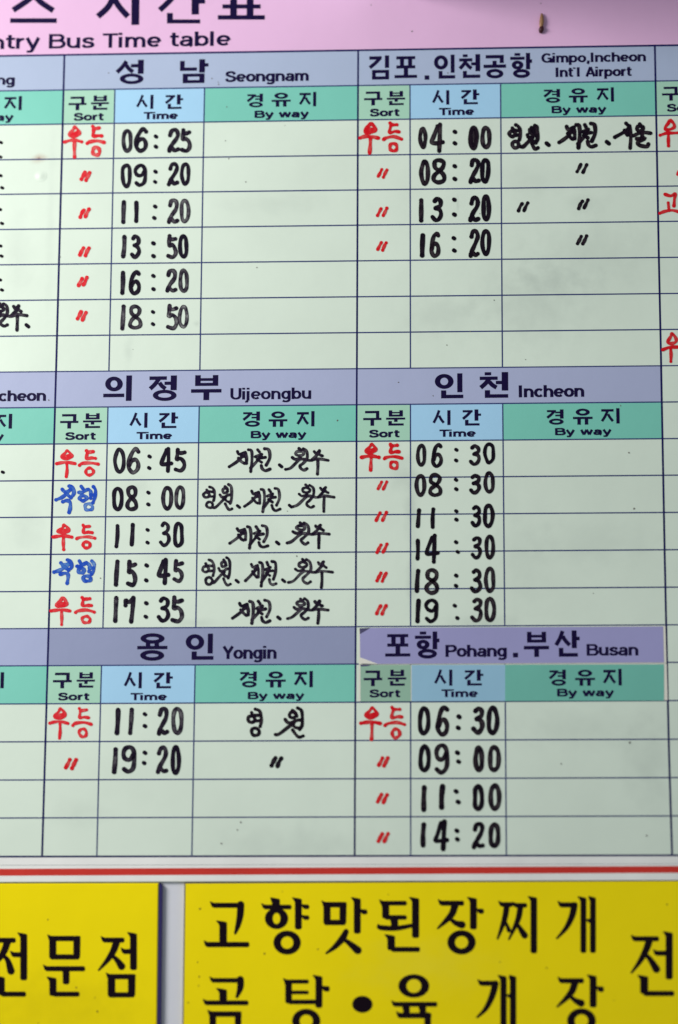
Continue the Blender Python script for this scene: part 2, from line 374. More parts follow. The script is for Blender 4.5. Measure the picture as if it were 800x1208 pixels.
DG = {
 '0': [('c', [(.5, 0), (.86, .12), (1, .45), (.9, .82), (.5, 1), (.12, .86), (0, .5), (.14, .14)])],
 '1': [L_((.6, 0), (.5, .5), (.4, 1))],
 '2': [L_((.12, .24), (.32, .04), (.72, 0), (.96, .18), (.82, .4), (.4, .66), (.12, .84), (0, 1)), L_((.05, .94), (.3, .86), (.62, .98), (1, .93))],
 '3': [L_((.2, .1), (.5, 0), (.92, .1), (.88, .32), (.38, .45)), L_((.38, .45), (.85, .52), (1, .74), (.72, .96), (.34, 1), (0, .85))],
 '4': [L_((.5, .06), (.16, .46), (0, .68), (.4, .7), (1, .66)), L_((.74, 0), (.72, .5), (.66, 1))],
 '5': [L_((.2, .0), (.16, .24), (.12, .46), (.5, .42), (.9, .56), (.98, .8), (.62, 1), (.0, .93)), L_((.2, .12), (.55, .16), (1, .12))],
 '6': [L_((.95, .1), (.7, 0), (.36, .14), (.06, .5), (.06, .8), (.4, 1), (.84, .9), (.96, .66), (.7, .46), (.3, .52), (.1, .7))],
 '7': [L_((.05, .3), (.12, .1), (.4, .18), (.82, .04)), L_((.95, 0), (.84, .5), (.7, 1))],
 '8': [('c', [(.5, .47), (.14, .32), (.18, .08), (.55, 0), (.92, .12), (.86, .34), (.5, .5), (.1, .68), (.04, .88), (.45, 1), (.94, .9), (.92, .66)])],
 '9': [L_((.95, .28), (.6, .5), (.16, .46), (0, .24), (.25, .03), (.7, 0), (1, .2), (1, .6), (.86, .88), (.44, 1), (.06, .88))],
}
WD = {
 '제천': [L_((90, 62), (105, 82), (150, 68)), L_((150, 70), (128, 98), (85, 140), (28, 176)), L_((98, 112), (122, 140), (142, 152)), L_((122, 102), (152, 98)),
        L_((152, 80), (160, 108), (158, 150)), L_((172, 48), (195, 58), (200, 125), (188, 215)),
        L_((243, 48), (256, 66)), L_((226, 100), (274, 82)), L_((270, 85), (242, 130), (188, 188)), L_((240, 122), (270, 142)), L_((262, 110), (300, 105)),
        L_((294, 40), (326, 50), (332, 110), (306, 166)), L_((268, 168), (276, 194), (302, 206), (337, 196))],
 '원주': [R(543, 76, 30, 18), L_((540, 38), (556, 50)), L_((488, 106), (512, 120), (550, 112)), L_((440, 198), (478, 186), (530, 136), (562, 120), (625, 130), (680, 120), (758, 128)),
        L_((570, 38), (596, 60), (600, 112), (570, 150), (546, 172), (552, 192), (576, 206), (600, 195)),
        L_((654, 60), (668, 76), (692, 54)), L_((690, 58), (680, 82), (635, 128)), L_((684, 76), (700, 90), (713, 96)), L_((681, 130), (681, 180), (678, 236))],
 '영': [R(115, 180, 45, 38), L_((120, 105), (128, 140)), L_((150, 132), (218, 136)), L_((150, 204), (218, 200)), L_((168, 62), (210, 76), (236, 122), (240, 200), (224, 266)), R(165, 332, 50, 45)],
 '월': [R(605, 132, 40, 34), L_((606, 78), (640, 110), (652, 145)), L_((518, 188), (545, 224), (600, 220), (650, 196), (702, 190)), L_((396, 370), (440, 360), (560, 272), (622, 228)),
       L_((668, 48), (706, 68), (722, 130), (722, 250), (692, 310)), L_((606, 252), (640, 282), (694, 290)), L_((608, 316), (640, 370), (682, 402), (732, 388))],
 '서울': [L_((650, 22), (664, 44), (640, 70), (588, 100)), L_((640, 62), (656, 88)), L_((650, 76), (674, 72)), L_((668, 34), (676, 90), (672, 162)),
        R(726, 50, 18, 13), L_((724, 24), (732, 40)), L_((690, 92), (735, 74), (784, 78)), L_((738, 80), (736, 102)), L_((708, 108), (752, 104), (714, 130), (722, 146), (764, 152), (772, 140))],
 '우등': [('c', [(225, 104), (196, 136), (142, 186), (160, 214), (225, 214), (284, 190), (276, 150)]), L_((172, 192), (245, 172)), L_((75, 282), (150, 266), (230, 264), (325, 280)), L_((216, 285), (216, 380), (212, 466)),
        L_((488, 98), (506, 118), (584, 116)), L_((506, 122), (490, 172), (492, 214), (558, 204), (612, 210)), L_((398, 302), (440, 282), (550, 270), (652, 292)), R(536, 396, 52, 48)],
 '우': [('c', [(185, 100), (166, 132), (132, 180), (150, 205), (205, 200), (240, 170), (225, 130)]), L_((72, 268), (150, 242), (230, 244), (320, 238)), L_((172, 255), (172, 320), (168, 392))],
 '고': [L_((125, 925), (180, 946), (228, 922), (226, 980), (214, 1056)), L_((155, 1022), (162, 1100)), L_((66, 1130), (120, 1112), (200, 1102), (300, 1124))],
 '직행': [L_((213, 118), (250, 150), (322, 128)), L_((318, 130), (260, 190), (200, 240), (122, 268)), L_((250, 172), (312, 222)), L_((298, 74), (350, 92), (360, 180), (322, 238)),
        L_((212, 292), (268, 276), (312, 300), (312, 380), (298, 436)), L_((464, 84), (482, 118)), L_((428, 168), (480, 165), (545, 122)), R(488, 240, 44, 36),
        L_((556, 118), (592, 160), (588, 248)), L_((628, 86), (652, 140), (646, 230), (618, 302)), L_((592, 200), (644, 202)), R(562, 364, 50, 42)],
}
D_PANEL, D_LINE, D_PRINT, D_INK = .00005, .00009, .00013, .0002
D_STK, D_STKPRINT = .0005, .00053

# ------------------------------------------------------------ the wall the signs hang on and an added unseen block shading the title band
mb = MB(); P = [Vector((-1.6, .0026, 1.4)), Vector((1.6, .0026, 1.4)), Vector((1.6, .0026, -1.4)), Vector((-1.6, .0026, -1.4))]
mb.add(P, facing(P, [(0, 1, 2, 3)])); w_ = mb.build('wall', M_wall); w_['kind'] = 'structure'
def box(name, x0, x1, y0, y1, z0, z1, m_):
    bm = bmesh.new(); bmesh.ops.create_cube(bm, size=1)
    for v in bm.verts: v.co = Vector(((x0 + x1) / 2 + v.co.x * (x1 - x0), (y0 + y1) / 2 + v.co.y * (y1 - y0), (z0 + z1) / 2 + v.co.z * (z1 - z0)))
    bmesh.ops.bevel(bm, geom=bm.edges, offset=.002, segments=2, affect='EDGES')
    me = bpy.data.meshes.new(name); bm.to_mesh(me); bm.free(); me.materials.append(m_)
    o = bpy.data.objects.new(name, me); C.objects.link(o); return o
LZ = at(600, -13).z
lg = box('shade_block', -.01, 1.2, -.18, .01, LZ, LZ + .12, M_wall); lg['kind'] = 'structure'  # added out of view to shade the right of the title band

# ------------------------------------------------------------ the timetable board
base = at(400, 1039); base.y = 0
board = thing('timetable_board', 'large pale green country bus timetable board with pink title band and handwritten departure times', 'timetable', base)
mb = MB(); slab(mb, [(-190, 62), (990, 40), (1010, 1038.5), (-200, 1041.5)], 0, .0024); mb.build('backing_panel', M_body, board)
mb = MB(); quad(mb, [(-185, -230), (985, -250), (988, 50.4), (-185, 69)], D_PANEL); mb.add([], [])
slab(mb, [(-190, -235), (990, -255), (990, 41), (-190, 63)], 0, .0024)
title = mb.build('title_band', M_pink, board)
# title lettering, its top outside the picture
mb = MB(); Z4 = lambda ox, oy, pts: [(ox + x / 4, oy + y / 4) for x, y in pts]
def bar(ox, oy, x0, x1, y, hh, tilt=-.02):
    poly(mb, Z4(ox, oy, [(x0, y - hh / 2 - tilt * (x0 - x1) / 2), (x1, y - hh / 2 + tilt * (x1 - x0) / 2), (x1, y + hh / 2 + tilt * (x1 - x0) / 2), (x0, y + hh / 2 - tilt * (x0 - x1) / 2)]), D_PRINT)
def leg(ox, oy, pts, w): ribbon(mb, Z4(ox, oy, smooth(pts)), w / 4, D_PRINT, caps=False)
bar(0, 0, 48, 268, 97, 22, 0); leg(0, 0, [(162, -70), (150, -15), (62, 48)], 27); leg(0, 0, [(158, -30), (190, 8), (252, 50)], 27)
mb.build('hangul_letter', M_print, title); mb = MB()
leg(0, 0, [(535, -110), (524, 10), (462, 78)], 28); leg(0, 0, [(534, -20), (560, 28), (604, 78)], 28)
poly(mb, Z4(0, 0, [(621, -140), (660, -140), (657, 117), (620, 118)]), D_PRINT)
mb.build('hangul_letter', M_print, title); mb = MB()
leg(200, 0, [(40, -90), (20, -20), (-46, 48)], 26); bar(200, 0, -12, 145, 101, 19, 0); bar(200, 0, -12, 16, 84, 46, 0)
poly(mb, Z4(200, 0, [(105, -140), (139, -140), (139, 68), (104, 69)]), D_PRINT); bar(200, 0, 135, 168, 6, 22, 0)
mb.build('hangul_letter', M_print, title); mb = MB()
bar(200, 0, 228, 450, 84, 21, -.018); bar(200, 0, 250, 430, 32, 20, -.018); bar(200, 0, 255, 425, -70, 20, 0)
for xx in (287, 365): poly(mb, Z4(200, 0, [(xx, -70), (xx + 32, -70), (xx + 31, 80), (xx - 1, 80)]), D_PRINT)
mb.build('hangul_letter', M_print, title)
mb = MB()
for s, x0, x1, yb in (('ntry', -11.5, 44, 57.6), ('Bus', 57.5, 109, 57), ('Time', 121, 188, 56), ('table', 200.5, 270, 54.4)):
    mb = MB(); latin(mb, s, x0, x1, yb, 17.3, 3.5, D_PRINT); mb.build('latin_word', M_print, title)

# vertical rules measured down the board: (y, x)
def VX(t): return lambda y: interp(y, t)
v0 = VX([(-300, 86), (66, 76), (147, 73.9), (225, 72), (320, 69.3), (437, 66.2), (565, 62.6), (700, 58.6), (835, 54.8), (1012, 49.6)])
v1 = VX([(107, 135.6), (185, 133.9), (310, 131.3), (437, 128.5), (481, 127.4), (650, 123.7), (741, 121.4), (787, 119.7), (920, 116.3), (1012, 114.2)])
v2 = VX([(106, 241.4), (186, 239.8), (390, 236.5), (437, 235.8), (560, 233.7), (740, 231), (787, 230.2), (1012, 226.3)])
v3 = VX([(60, 422.6), (150, 422.2), (440, 421), (740, 419.6), (1012, 418.4)])
v4 = VX([(103, 483.7), (430, 484.2), (740, 484.4), (1012, 484.5)])
v5 = VX([(100, 590.6), (430, 592.7), (600, 594.2), (740, 595.5), (1012, 597.4)])
v6 = VX([(57, 772.6), (150, 774.4), (290, 777), (470, 780.8), (600, 783), (740, 786), (880, 789), (1012, 793)])
vL = lambda y: -190.0
vR = lambda y: 990.0
def HY(a, b, c=None):
    """row line through y = a at x = 0, b at x = 800"""
    return lambda x: a + (b - a) * x / 800
ROWS = dict(T=HY(66, 53.3), a=HY(107.3, 95.2), b=HY(147.4, 136))
lines = [HY(*p) for p in ((66, 53.3), (107.3, 95.2), (147.4, 136), (188.5, 178.3), (229.3, 219.4), (270.8, 261), (312.4, 303.5), (354.5, 346.1), (396.7, 388.5),
                          (439, 431.3), (481.2, 474.1), (524.3, 517.3), (567.4, 560.5), (610.5, 604.4), (654.4, 648.4), (698, 692.6), (741.7, 737),
                          (785.6, 781.3), (830.5, 826.4), (875.2, 872), (920.2, 917.3), (965, 962.5), (1010.6, 1009))]
def X_(v, y): return v(y)
def cell(name, m_, va, vb, ya, yb, parent=None, n=6):
    """a printed field between two vertical and two horizontal rules"""
    mb = MB()
    k = [(va(ya(va(500))), ya), (vb(ya(vb(500))), ya), (vb(yb(vb(500))), yb), (va(yb(va(500))), yb)]
    quad(mb, [(x, f(x)) for x, f in k], D_PANEL)
    return mb.build(name, m_, parent or board)
def words(parent, items, m_=None, d=D_PRINT):
    """items: hangul (char, x0, x1, y0, y1) ... and latin (text, x0, x1, baseline, cap, stroke)"""
    for it in items:
        mb = MB()
        if len(it) == 5: hangul(mb, *it, d); mb.build('hangul_letter', M_print, parent)
        else: latin(mb, *it, d); mb.build('full_stop' if it[0] == '.' else 'latin_word', M_print, parent)

# section headers
def header(va, vb, i, m_, items):
    h_ = cell('destination_header', m_, va, vb, lines[i], lines[i + 1]); words(h_, items); return h_
header(vL, v0, 0, M_dest1, [('ng', -4, 16.5, 100, 11.6, 2.8)])
header(v0, v3, 0, M_dest1, [('성', 136.5, 169.5, 70.7, 99.3), ('남', 212, 245.8, 70, 98), ('Seongnam', 266, 363, 96, 12.6, 2.9)])
header(v3, v6, 0, M_dest1, [('김', 434.5, 459, 65.5, 93.8), ('포', 465.5, 492, 66.3, 92), ('인', 512, 537, 64.5, 92.7), ('천', 541, 566.5, 64, 92), ('공', 570.5, 597, 64.3, 92.5), ('항', 602, 627.7, 62.5, 92),
       ('Gimpo,Incheon', 639, 761, 73.2, 11.2, 2.6), ("Int'l Airport", 656, 744, 90.2, 11.2, 2.6), ('.', 501.5, 505.5, 94, 30, 4.4)])
header(v6, vR, 0, M_dest1, [])
header(vL, v0, 9, M_dest2, [('ncheon', -13, 53, 473.2, 12.8, 2.9)])
header(v0, v3, 9, M_dest2, [('의', 122, 155.5, 443, 473), ('정', 175.5, 208.5, 443, 473), ('부', 225.5, 261.3, 442.5, 472), ('Uijeongbu', 272, 366, 471, 13.6, 2.7)])
header(v3, v6, 9, M_dest2, [('인', 513, 546.5, 440.5, 469.8), ('천', 565, 599.5, 439, 469.3), ('Incheon', 612.5, 688, 468.4, 14.2, 3.1)])
header(vL, v0, 16, M_dest3l, [])
header(v0, v3, 16, M_dest3, [('용', 162, 197.5, 747, 779.5), ('인', 219, 252, 747.5, 778.3), ('Yongin', 263, 325, 777.3, 15, 3.0)])
# column headings: sort, time, by way
def heads(va, vb, vc, vd, i, K, sx, tx, wx, s_y, which='stw'):
    if 's' in which:
        c = cell('sort_heading', M_sort, va, vb, lines[i], lines[i + 1]); k = K['s']
        words(c, [('구',) + k[0], ('분',) + k[1], ('Sort', sx[0], sx[1], s_y[0], 8.7, 2.55)])
    if 't' in which:
        c = cell('time_heading', M_time, vb, vc, lines[i], lines[i + 1]); k = K['t']
        words(c, [('시',) + k[0], ('간',) + k[1], ('Time', tx[0], tx[1], s_y[1], 8.4, 2.5)])
    if 'w' in which:
        c = cell('route_heading', M_way, vc, vd, lines[i], lines[i + 1]); k = K['w']
        words(c, [('경',) + k[0], ('유',) + k[1], ('지',) + k[2], ('By way', wx[0], wx[1], s_y[2], 8.2, 2.5)])
heads(v0, v1, v2, v3, 1, dict(s=[(81, 102, 114, 130), (107.5, 128.5, 112.5, 129.5)], t=[(161, 181, 112, 128.5), (194.5, 216, 111.5, 128.5)], w=[(291, 311, 110.5, 126.7), (320.5, 343, 109.3, 125.8), (353, 373, 108.5, 125.5)]),
      (87, 121), (169.5, 208.5), (300.5, 362.5), (142, 140.5, 138.5))
heads(v3, v4, v5, v6, 1, dict(s=[(429.5, 451, 108, 124.3), (456.5, 478, 107.3, 124)], t=[(510, 530, 106.5, 123.5), (543.5, 565.5, 105.5, 123)], w=[(641, 661.5, 105, 121.3), (671, 693.3, 104, 121), (704, 724.3, 103, 120)]),
      (436.5, 470), (518, 558), (651, 713.5), (137, 135.7, 133))
heads(v6, vR, vR, vR, 1, dict(s=[(781, 802, 102.3, 118.7), (808, 830, 102, 118)]), (787, 821), None, None, (131.3,), 's')
heads(None, None, vL, v0, 1, dict(w=[(-57, -37, 115, 131), (-28, -5, 114, 130.5), (5, 25.7, 113.5, 130)]), None, None, (-48, 14), (0, 0, 142.6), 'w')
heads(v0, v1, v2, v3, 10, dict(s=[(71, 92.5, 488.5, 505.5), (98, 120, 487.5, 505)], t=[(153, 174, 487, 504.7), (187, 210, 486.5, 505)], w=[(286, 307.5, 485.5, 503.5), (317, 339, 485.3, 503.5), (350, 371, 485, 503)]),
      (77, 111.5), (161, 201.5), (296, 359.5), (518.7, 518, 516.5))
heads(v3, v4, v5, v6, 10, dict(s=[(428.5, 450, 484.7, 502.3), (455.5, 478, 484, 502)], t=[(510.5, 531.5, 484, 501.5), (545, 567.5, 483, 502)], w=[(644.5, 665.7, 483, 501), (676, 699, 482, 501), (709, 731, 481.5, 499.7)]),
      (435.5, 470), (518.5, 560), (655, 719.5), (515.8, 515.2, 513))
heads(None, None, vL, v0, 10, dict(w=[(-71, -50, 490, 507), (-41, -18, 489, 506.5), (-8, 14.3, 488.2, 505.7)]), None, None, (-60, 2.5), (0, 0, 519), 'w')
heads(v0, v1, v2, v3, 17, dict(s=[(62.5, 84.7, 793.5, 812), (90.5, 112, 793, 811.2)], t=[(146.5, 167.3, 793, 812), (181, 203.7, 793, 812)], w=[(282.5, 303.7, 792, 811), (313.5, 337, 792, 811), (347, 369, 791.5, 810.7)]),
      (68.5, 104), (154, 195.5), (292.5, 357), (826, 826, 824.5))
heads(None, None, vL, v0, 17, dict(w=[(-80, -58, 794, 813), (-49, -26, 794, 813), (-18, 4.7, 793, 812)]), None, None, (-70, -8), (0, 0, 826.5), 'w')

# ruling
def hrule(f, xa, xb, w, m_, y_shift=0):
    mb = MB(); quad(mb, [(xa, f(xa) - w / 2), (xb, f(xb) - w / 2), (xb, f(xb) + w / 2), (xa, f(xa) + w / 2)], D_LINE); mb.build('row_line', m_, board)
for i, f in enumerate(lines):
    thick = i in (0, 22)
    hrule(f, -190, 990, 2.2 if thick else (1.5 if i != 9 and i != 16 else 1.4), M_thick if thick else M_line)
def vrule(v, ya, yb, w, m_):
    mb = MB(); ys = [ya + (yb - ya) * k / 8 for k in range(9)]
    vs = [at(v(y) + s * w / 2, y, D_LINE + .00002) for y in ys for s in (-1, 1)]
    mb.add(vs, facing(vs, [(2 * k, 2 * k + 1, 2 * k + 3, 2 * k + 2) for k in range(8)])); mb.build('column_line', m_, board)
vrule(v0, 65.5, 1010.5, 2.3, M_thick); vrule(v3, 60, 1009.6, 2.1, M_thick); vrule(v6, 54.2, 1009, 2.3, M_thick)
for v in (v1, v2): vrule(v, lines[1](v(107)), lines[9](v(437)), 1.5, M_line); vrule(v, lines[10](v(480)), lines[16](v(740)), 1.5, M_line); vrule(v, lines[17](v(785)), 1010, 1.5, M_line)
for v in (v4, v5): vrule(v, lines[1](v(100)), lines[9](v(433)), 1.5, M_line); vrule(v, lines[10](v(478)), lines[16](v(740)), 1.5, M_line); vrule(v, lines[17](v(785)), 1009.3, 1.5, M_line)

# border under the table: white band, faint seam, red stripe, white lip
mb = MB(); quad(mb, [(-195, 1012), (995, 1009.6), (1005, 1037.5), (-197, 1040.8)], D_PANEL); bd = mb.build('white_border', M_white, board)
mb = MB(); quad(mb, [(-190, 1020.8), (990, 1018.4), (990, 1019), (-190, 1021.4)], D_LINE); mb.build('seam', M_seam, bd)
mb = MB(); quad(mb, [(-195, 1025.8), (990, 1020.9), (990, 1028.8), (-195, 1034)], D_LINE); mb.build('red_stripe', M_red, board)

# ------------------------------------------------------------ handwriting
def entry(name, draw, m_, label):
    mb = MB(); draw(mb); mb.build(name, m_, board, label)
def departure(txt, spans, ys, dots, m_=I_black, w=4.3, thin=.8):
    """txt 'hhmm', spans four (x0, x1), ys four (y0, y1), dots two colon points"""
    def draw(mb):
        for c, (x0, x1), (y0, y1) in zip(txt, spans, ys):
            if c == 'F': place(mb, [L_((.3, 0), (.2, .5), (.45, 1), (.5, .4), (.6, 0), (.75, .5), (.6, .9))], (x0 + 2, x1 - 2, y0 + 3, y1 - 3), 3, D_INK, fixed=.8); c = '0'
            ww = w if c != '1' else min(w * 1.08, x1 - x0 + .2)
            st = [(k, list(q)) for k, q in DG[c]]
            if c == '0': st = [(k, [(x + random.uniform(-.04, .04), y) for x, y in q]) for k, q in st]
            place(mb, st, (x0, x1, y0, y1), ww, D_INK, fixed=thin * random.random() ** 1.15, jit=.4)
        for (x, y) in dots:
            ribbon(mb, [(x - .5, y - .3), (x + .5, y + .4)], w * .92, D_INK, thin=0, wob=.1)
    entry('handwritten_time', draw, m_, f'departure time {txt[:2]}:{txt[2:].replace("F", "0")} handwritten in black marker')
def same(a, n=4): return [a] * n
departure('0625', [(143, 156.7), (158.5, 174.5), (197, 212.5), (212, 226)], [(152, 181), (150, 180.5), (151, 180), (151, 180.5)], [(184, 161), (184, 173)], w=4.8)
departure('0920', [(142, 155.3), (157.5, 173.5), (197, 211.5), (212, 224.7)], [(193, 222), (193, 221), (191, 219.5), (191, 219.7)], [(183.5, 202.5), (183, 214.5)], w=4.6)
departure('1120', [(143, 148.3), (158, 163.3), (197, 211.5), (211.5, 224.5)], [(236, 264), (236.5, 263), (234, 264.3), (234, 263.7)], [(183, 243.5), (182, 257)], w=4.6)
departure('1350', [(143, 149.5), (153, 166.3), (196, 209.5), (210, 222.3)], [(277, 305), (276, 306), (276, 306), (276, 305)], [(181, 287), (181, 302)], w=4.9)
departure('1620', [(142, 147.8), (152, 166.3), (195, 209.5), (210, 223)], [(319, 348), (317.8, 348.5), (316.8, 345.3), (316.5, 346)], [(181, 325.5), (181, 341)], w=4.7)
random.seed(5); departure('1850', [(141.5, 148), (151.5, 167), (196, 210.5), (210, 222.7)], [(359, 390.3), (359, 389), (358.5, 389.5), (359, 387.8)], [(180.5, 368), (180.5, 382.3)], w=4.4, thin=1.6)
B_ = I_blackB
departure('04F0', [(493, 504.7), (507, 524.8), (552, 565), (566.5, 580)], [(149, 176), (144.5, 180.5), (148, 177.5), (148.3, 176.5)], [(536.7, 155.5), (536.7, 169)], B_, 5)
departure('0820', [(494.3, 507), (509, 526), (552.5, 567), (566, 579)], [(188, 219.5), (186, 218), (186, 217), (186, 216.5)], [(536.5, 196), (536.5, 211)], B_, 5.2)
departure('1320', [(494, 500), (508, 522.8), (552, 566.8), (567.5, 579.3)], [(233.5, 262.5), (232, 262), (231, 262.3), (229.5, 261)], [(536, 235.5), (536, 253)], B_, 5.2)
departure('1620', [(495, 501.7), (506.5, 520), (552.5, 566.5), (566.5, 579.3)], [(275, 304.3), (273, 304.3), (270, 304.3), (270, 302)], [(535.5, 281), (536, 295.5)], B_, 5.2)
departure('0645', [(133.5, 148), (150, 165.5), (188.5, 204), (205, 219.7)], [(528, 559), (527.5, 559.3), (527, 558), (528, 557.7)], [(176.5, 538.5), (176, 552)], w=4.5)
departure('0800', [(132, 145.5), (148, 162.3), (190.5, 204), (205.5, 218.8)], [(574, 603), (572.5, 603), (573, 602), (572.5, 601.3)], [(175, 581), (175, 595)], w=4.5)
departure('1130', [(135, 141.2), (153, 159.3), (187, 201), (204, 216.8)], [(618, 646.5), (617, 645), (615, 645.3), (615, 646.5)], [(174, 625), (174, 640)], w=4.3)
departure('1545', [(134, 140.8), (148.5, 162), (185, 200.5), (203.5, 217)], [(660, 692), (660, 692.5), (658, 690), (659.5, 687.5)], [(173, 667), (172.5, 684.5)], w=4.9)
departure('1735', [(133.3, 140), (145.5, 160), (185, 200.5), (201, 217)], [(703, 735), (703, 735.7), (703.5, 734.5), (702.5, 735.5)], [(172.5, 711.5), (172, 727.5)], w=4.9)
departure('0630', [(490.5, 502.7), (509, 522.3), (553, 567.3), (570, 584)], [(523.5, 551), (522, 552), (524, 549.5), (521.5, 547.7)], [(538.3, 530.5), (538, 543)], B_, 4.4)
departure('0830', [(489, 502.5), (505, 521.3), (553, 567.5), (570, 584)], [(559, 586), (558, 586.8), (559, 583.3), (556, 582.7)], [(538, 566), (538.3, 577)], B_, 4.6)
departure('1130', [(490.7, 496.7), (507.7, 513.7), (555, 567.8), (570, 583.3)], [(599.3, 623.3), (598, 623.8), (595.5, 622.3), (594, 622.7)], [(538.3, 603), (538.5, 613)], B_, 4.6)
departure('1430', [(489.7, 495.7), (501, 518.5), (555, 569), (571.5, 584)], [(635.5, 661.3), (629.8, 664.7), (632, 659.7), (630.5, 660.7)], [(538, 639.5), (540, 651)], B_, 4.6)
departure('1830', [(489.3, 495.5), (501, 517.3), (554, 568.7), (571, 584)], [(671, 699.8), (670, 702), (670, 700), (668.5, 700)], [(538.2, 679), (538, 691)], B_, 4.7)
departure('1930', [(490, 496), (500.3, 517.3), (555, 569.7), (571, 585)], [(706.5, 735), (705.7, 735), (704.7, 734), (703.5, 734.3)], [(536.5, 714.5), (539.5, 729)], B_, 4.6)
departure('1120', [(135, 142.2), (151, 158), (185, 199.7), (202, 216.3)], [(835, 867), (834.5, 867.7), (833.5, 868), (833.5, 867.7)], [(171, 842.5), (171, 856.5)], w=5)
departure('1920', [(132, 139), (143, 160.5), (184, 198.5), (201, 213.5)], [(881, 913.3), (879, 913), (879.5, 913.3), (879, 914)], [(171, 888), (170, 900)], w=5)
departure('0630', [(492.3, 508), (514, 530.3), (556, 572), (573.5, 589)], [(832.5, 868), (831.3, 869.3), (833, 866.3), (832.3, 867.3)], [(541.5, 845.5), (540.5, 858.5)], B_, 5.6)
departure('0900', [(493, 508.3), (512, 530), (558.3, 571.3), (575.3, 591.3)], [(877.3, 911.7), (877, 914), (879.3, 911.3), (879, 911.3)], [(539.7, 888), (541, 898.5)], B_, 5.5)
departure('1100', [(496.7, 503.5), (517.7, 524.7), (557.3, 571.3), (576.3, 591.3)], [(926, 958), (924.5, 955.5), (924.3, 957.3), (924, 957)], [(538, 933.5), (540.5, 946)], B_, 5.5)
departure('1420', [(495.7, 502.7), (511, 530.5), (556.3, 572.3), (576, 590.7)], [(970, 1000.5), (966.3, 1004.5), (969, 1001.7), (970, 1001)], [(539, 980), (539.5, 990)], B_, 5.5)

def ditto(x, y, m_, s=1.0, w=3.0, name='ditto_mark', lab='red marker ditto mark'):
    def draw(mb):
        q = random.uniform(.88, 1.1)
        for k in (-1, 1):
            dx = 3.1 * k * s * q; j = random.uniform(-.9, .9)
            ribbon(mb, smooth([(x + dx + 2.2 * s, y - 4.2 * s + j - k * .3), (x + dx, y), (x + dx - 2 * s, y + 4.2 * s + j)]), (w + .5) * s, D_INK, thin=.6, wob=.16)
    entry(name, draw, m_, lab)
for x, y in ((100.7, 208), (99.7, 251), (99.5, 296.3), (97.5, 332.5), (96.3, 372.5)): ditto(x, y, I_red, w=3.9)
for x, y in ((451.2, 204.5), (450.7, 250.3), (450.5, 290)): ditto(x, y, I_redB, w=3.2)
for x, y, s in ((451, 573, 1), (449.7, 609.3, 1.1), (450.5, 647.3, 1.1), (450, 680.5, 1.1), (449.8, 718.7, 1.15)): ditto(x, y, I_redB, s, 3)
for x, y in ((83.5, 901.5),): ditto(x, y, I_redB, 1.15, 3.4)
for x, y in ((452, 899), (451, 941.7), (452, 988)): ditto(x, y, I_redB, 1.05, 3.6)
for x, y in ((686.3, 199), (617, 243.5), (688, 240.7), (686.5, 283.5)): ditto(x, y, I_blackB, 1.05, 3.3, lab='black marker ditto mark')
ditto(326, 898.5, I_blackB, 1.1, 4, lab='black marker ditto mark')
ditto(804.3, 201, I_red)
def word(w, box, m_, width, name, label, thin=.5):
    entry(name, lambda mb: place(mb, WD[w], box, width, D_INK, thin=thin, jit=.42, wob=.16), m_, label)
sortlab = 'two syllables handwritten in red marker in the sort column'
for b_, m_, w in (((74.5, 125, 147.3, 187.3), I_red, 4.2), ((422.5, 476, 143, 182.5), I_redB, 4.2), ((65, 117.5, 529.5, 564), I_red, 3.7), ((61.3, 113.7, 617.5, 650), I_red, 3.7),
                  ((58.5, 113.5, 703, 738.7), I_red, 3.8), ((424, 476.3, 522, 556.5), I_redB, 4), ((57, 109.5, 834, 873), I_red, 3.7), ((423.7, 479.3, 832.5, 874.5), I_redB, 4)):
    word('우등', b_, m_, w, 'handwritten_sort', sortlab, thin=.8)
word('우', (776.3, 806, 140, 174), I_redB, 3.9, 'handwritten_sort', 'red marker syllable at the right edge'); word('고', (776.5, 806, 227, 253), I_redB, 3.7, 'handwritten_sort', 'red marker syllable at the right edge')
word('우', (779.7, 808, 392, 428), I_redB, 3.8, 'handwritten_sort', 'red marker syllable at the right edge')
for b_ in ((63.7, 114.5, 571, 606.3), (61.3, 112.7, 658.5, 690)): word('직행', b_, I_blue, 4.1, 'handwritten_sort', 'two syllables handwritten in blue marker', thin=.95)
def route(parts, dots, width, m_=I_black):
    def draw(mb):
        for w, b_ in parts: place(mb, WD[w], b_, width, D_INK, thin=.7, jit=.3)
        for x, y in dots: ribbon(mb, [(x - 1.3, y - 1.1), (x + 1.3, y + 1.1)], width * 1.1, D_INK, thin=0)
    entry('handwritten_route', draw, m_, 'place names handwritten in black marker')
route([('영', (598.5, 616, 145.3, 176.7)), ('월', (612.5, 636.8, 146, 178)), ('제천', (657.5, 705, 143.5, 176.7)), ('서울', (723, 770, 143.3, 177))], [(646, 170), (717, 168.3)], 4.6, I_blackB)
route([('제천', (268.5, 320.5, 527.5, 558.3)), ('원주', (335.3, 389, 527.3, 561))], [(331, 549.5)], 3.6)
route([('영', (238, 254.7, 573, 600.7)), ('월', (250, 275.5, 570, 603)), ('제천', (287, 331.7, 574.3, 605.3)), ('원주', (344, 395.5, 570.5, 605))], [(281.3, 597.5), (342.5, 597)], 3.3)
route([('제천', (269, 317.5, 618.5, 648.5)), ('원주', (336.5, 390.3, 615, 648))], [(327.5, 640.5)], 3.6)
route([('영', (237, 254, 659, 691)), ('월', (248.5, 273.3, 656, 692)), ('제천', (287.7, 327.5, 660.5, 693)), ('원주', (338.5, 394, 658, 695))], [(279.8, 685.6), (334.5, 685)], 3.4)
route([('제천', (272, 320.5, 706.5, 737.3)), ('원주', (337.5, 389, 704.5, 737))], [(329, 729)], 3.7)
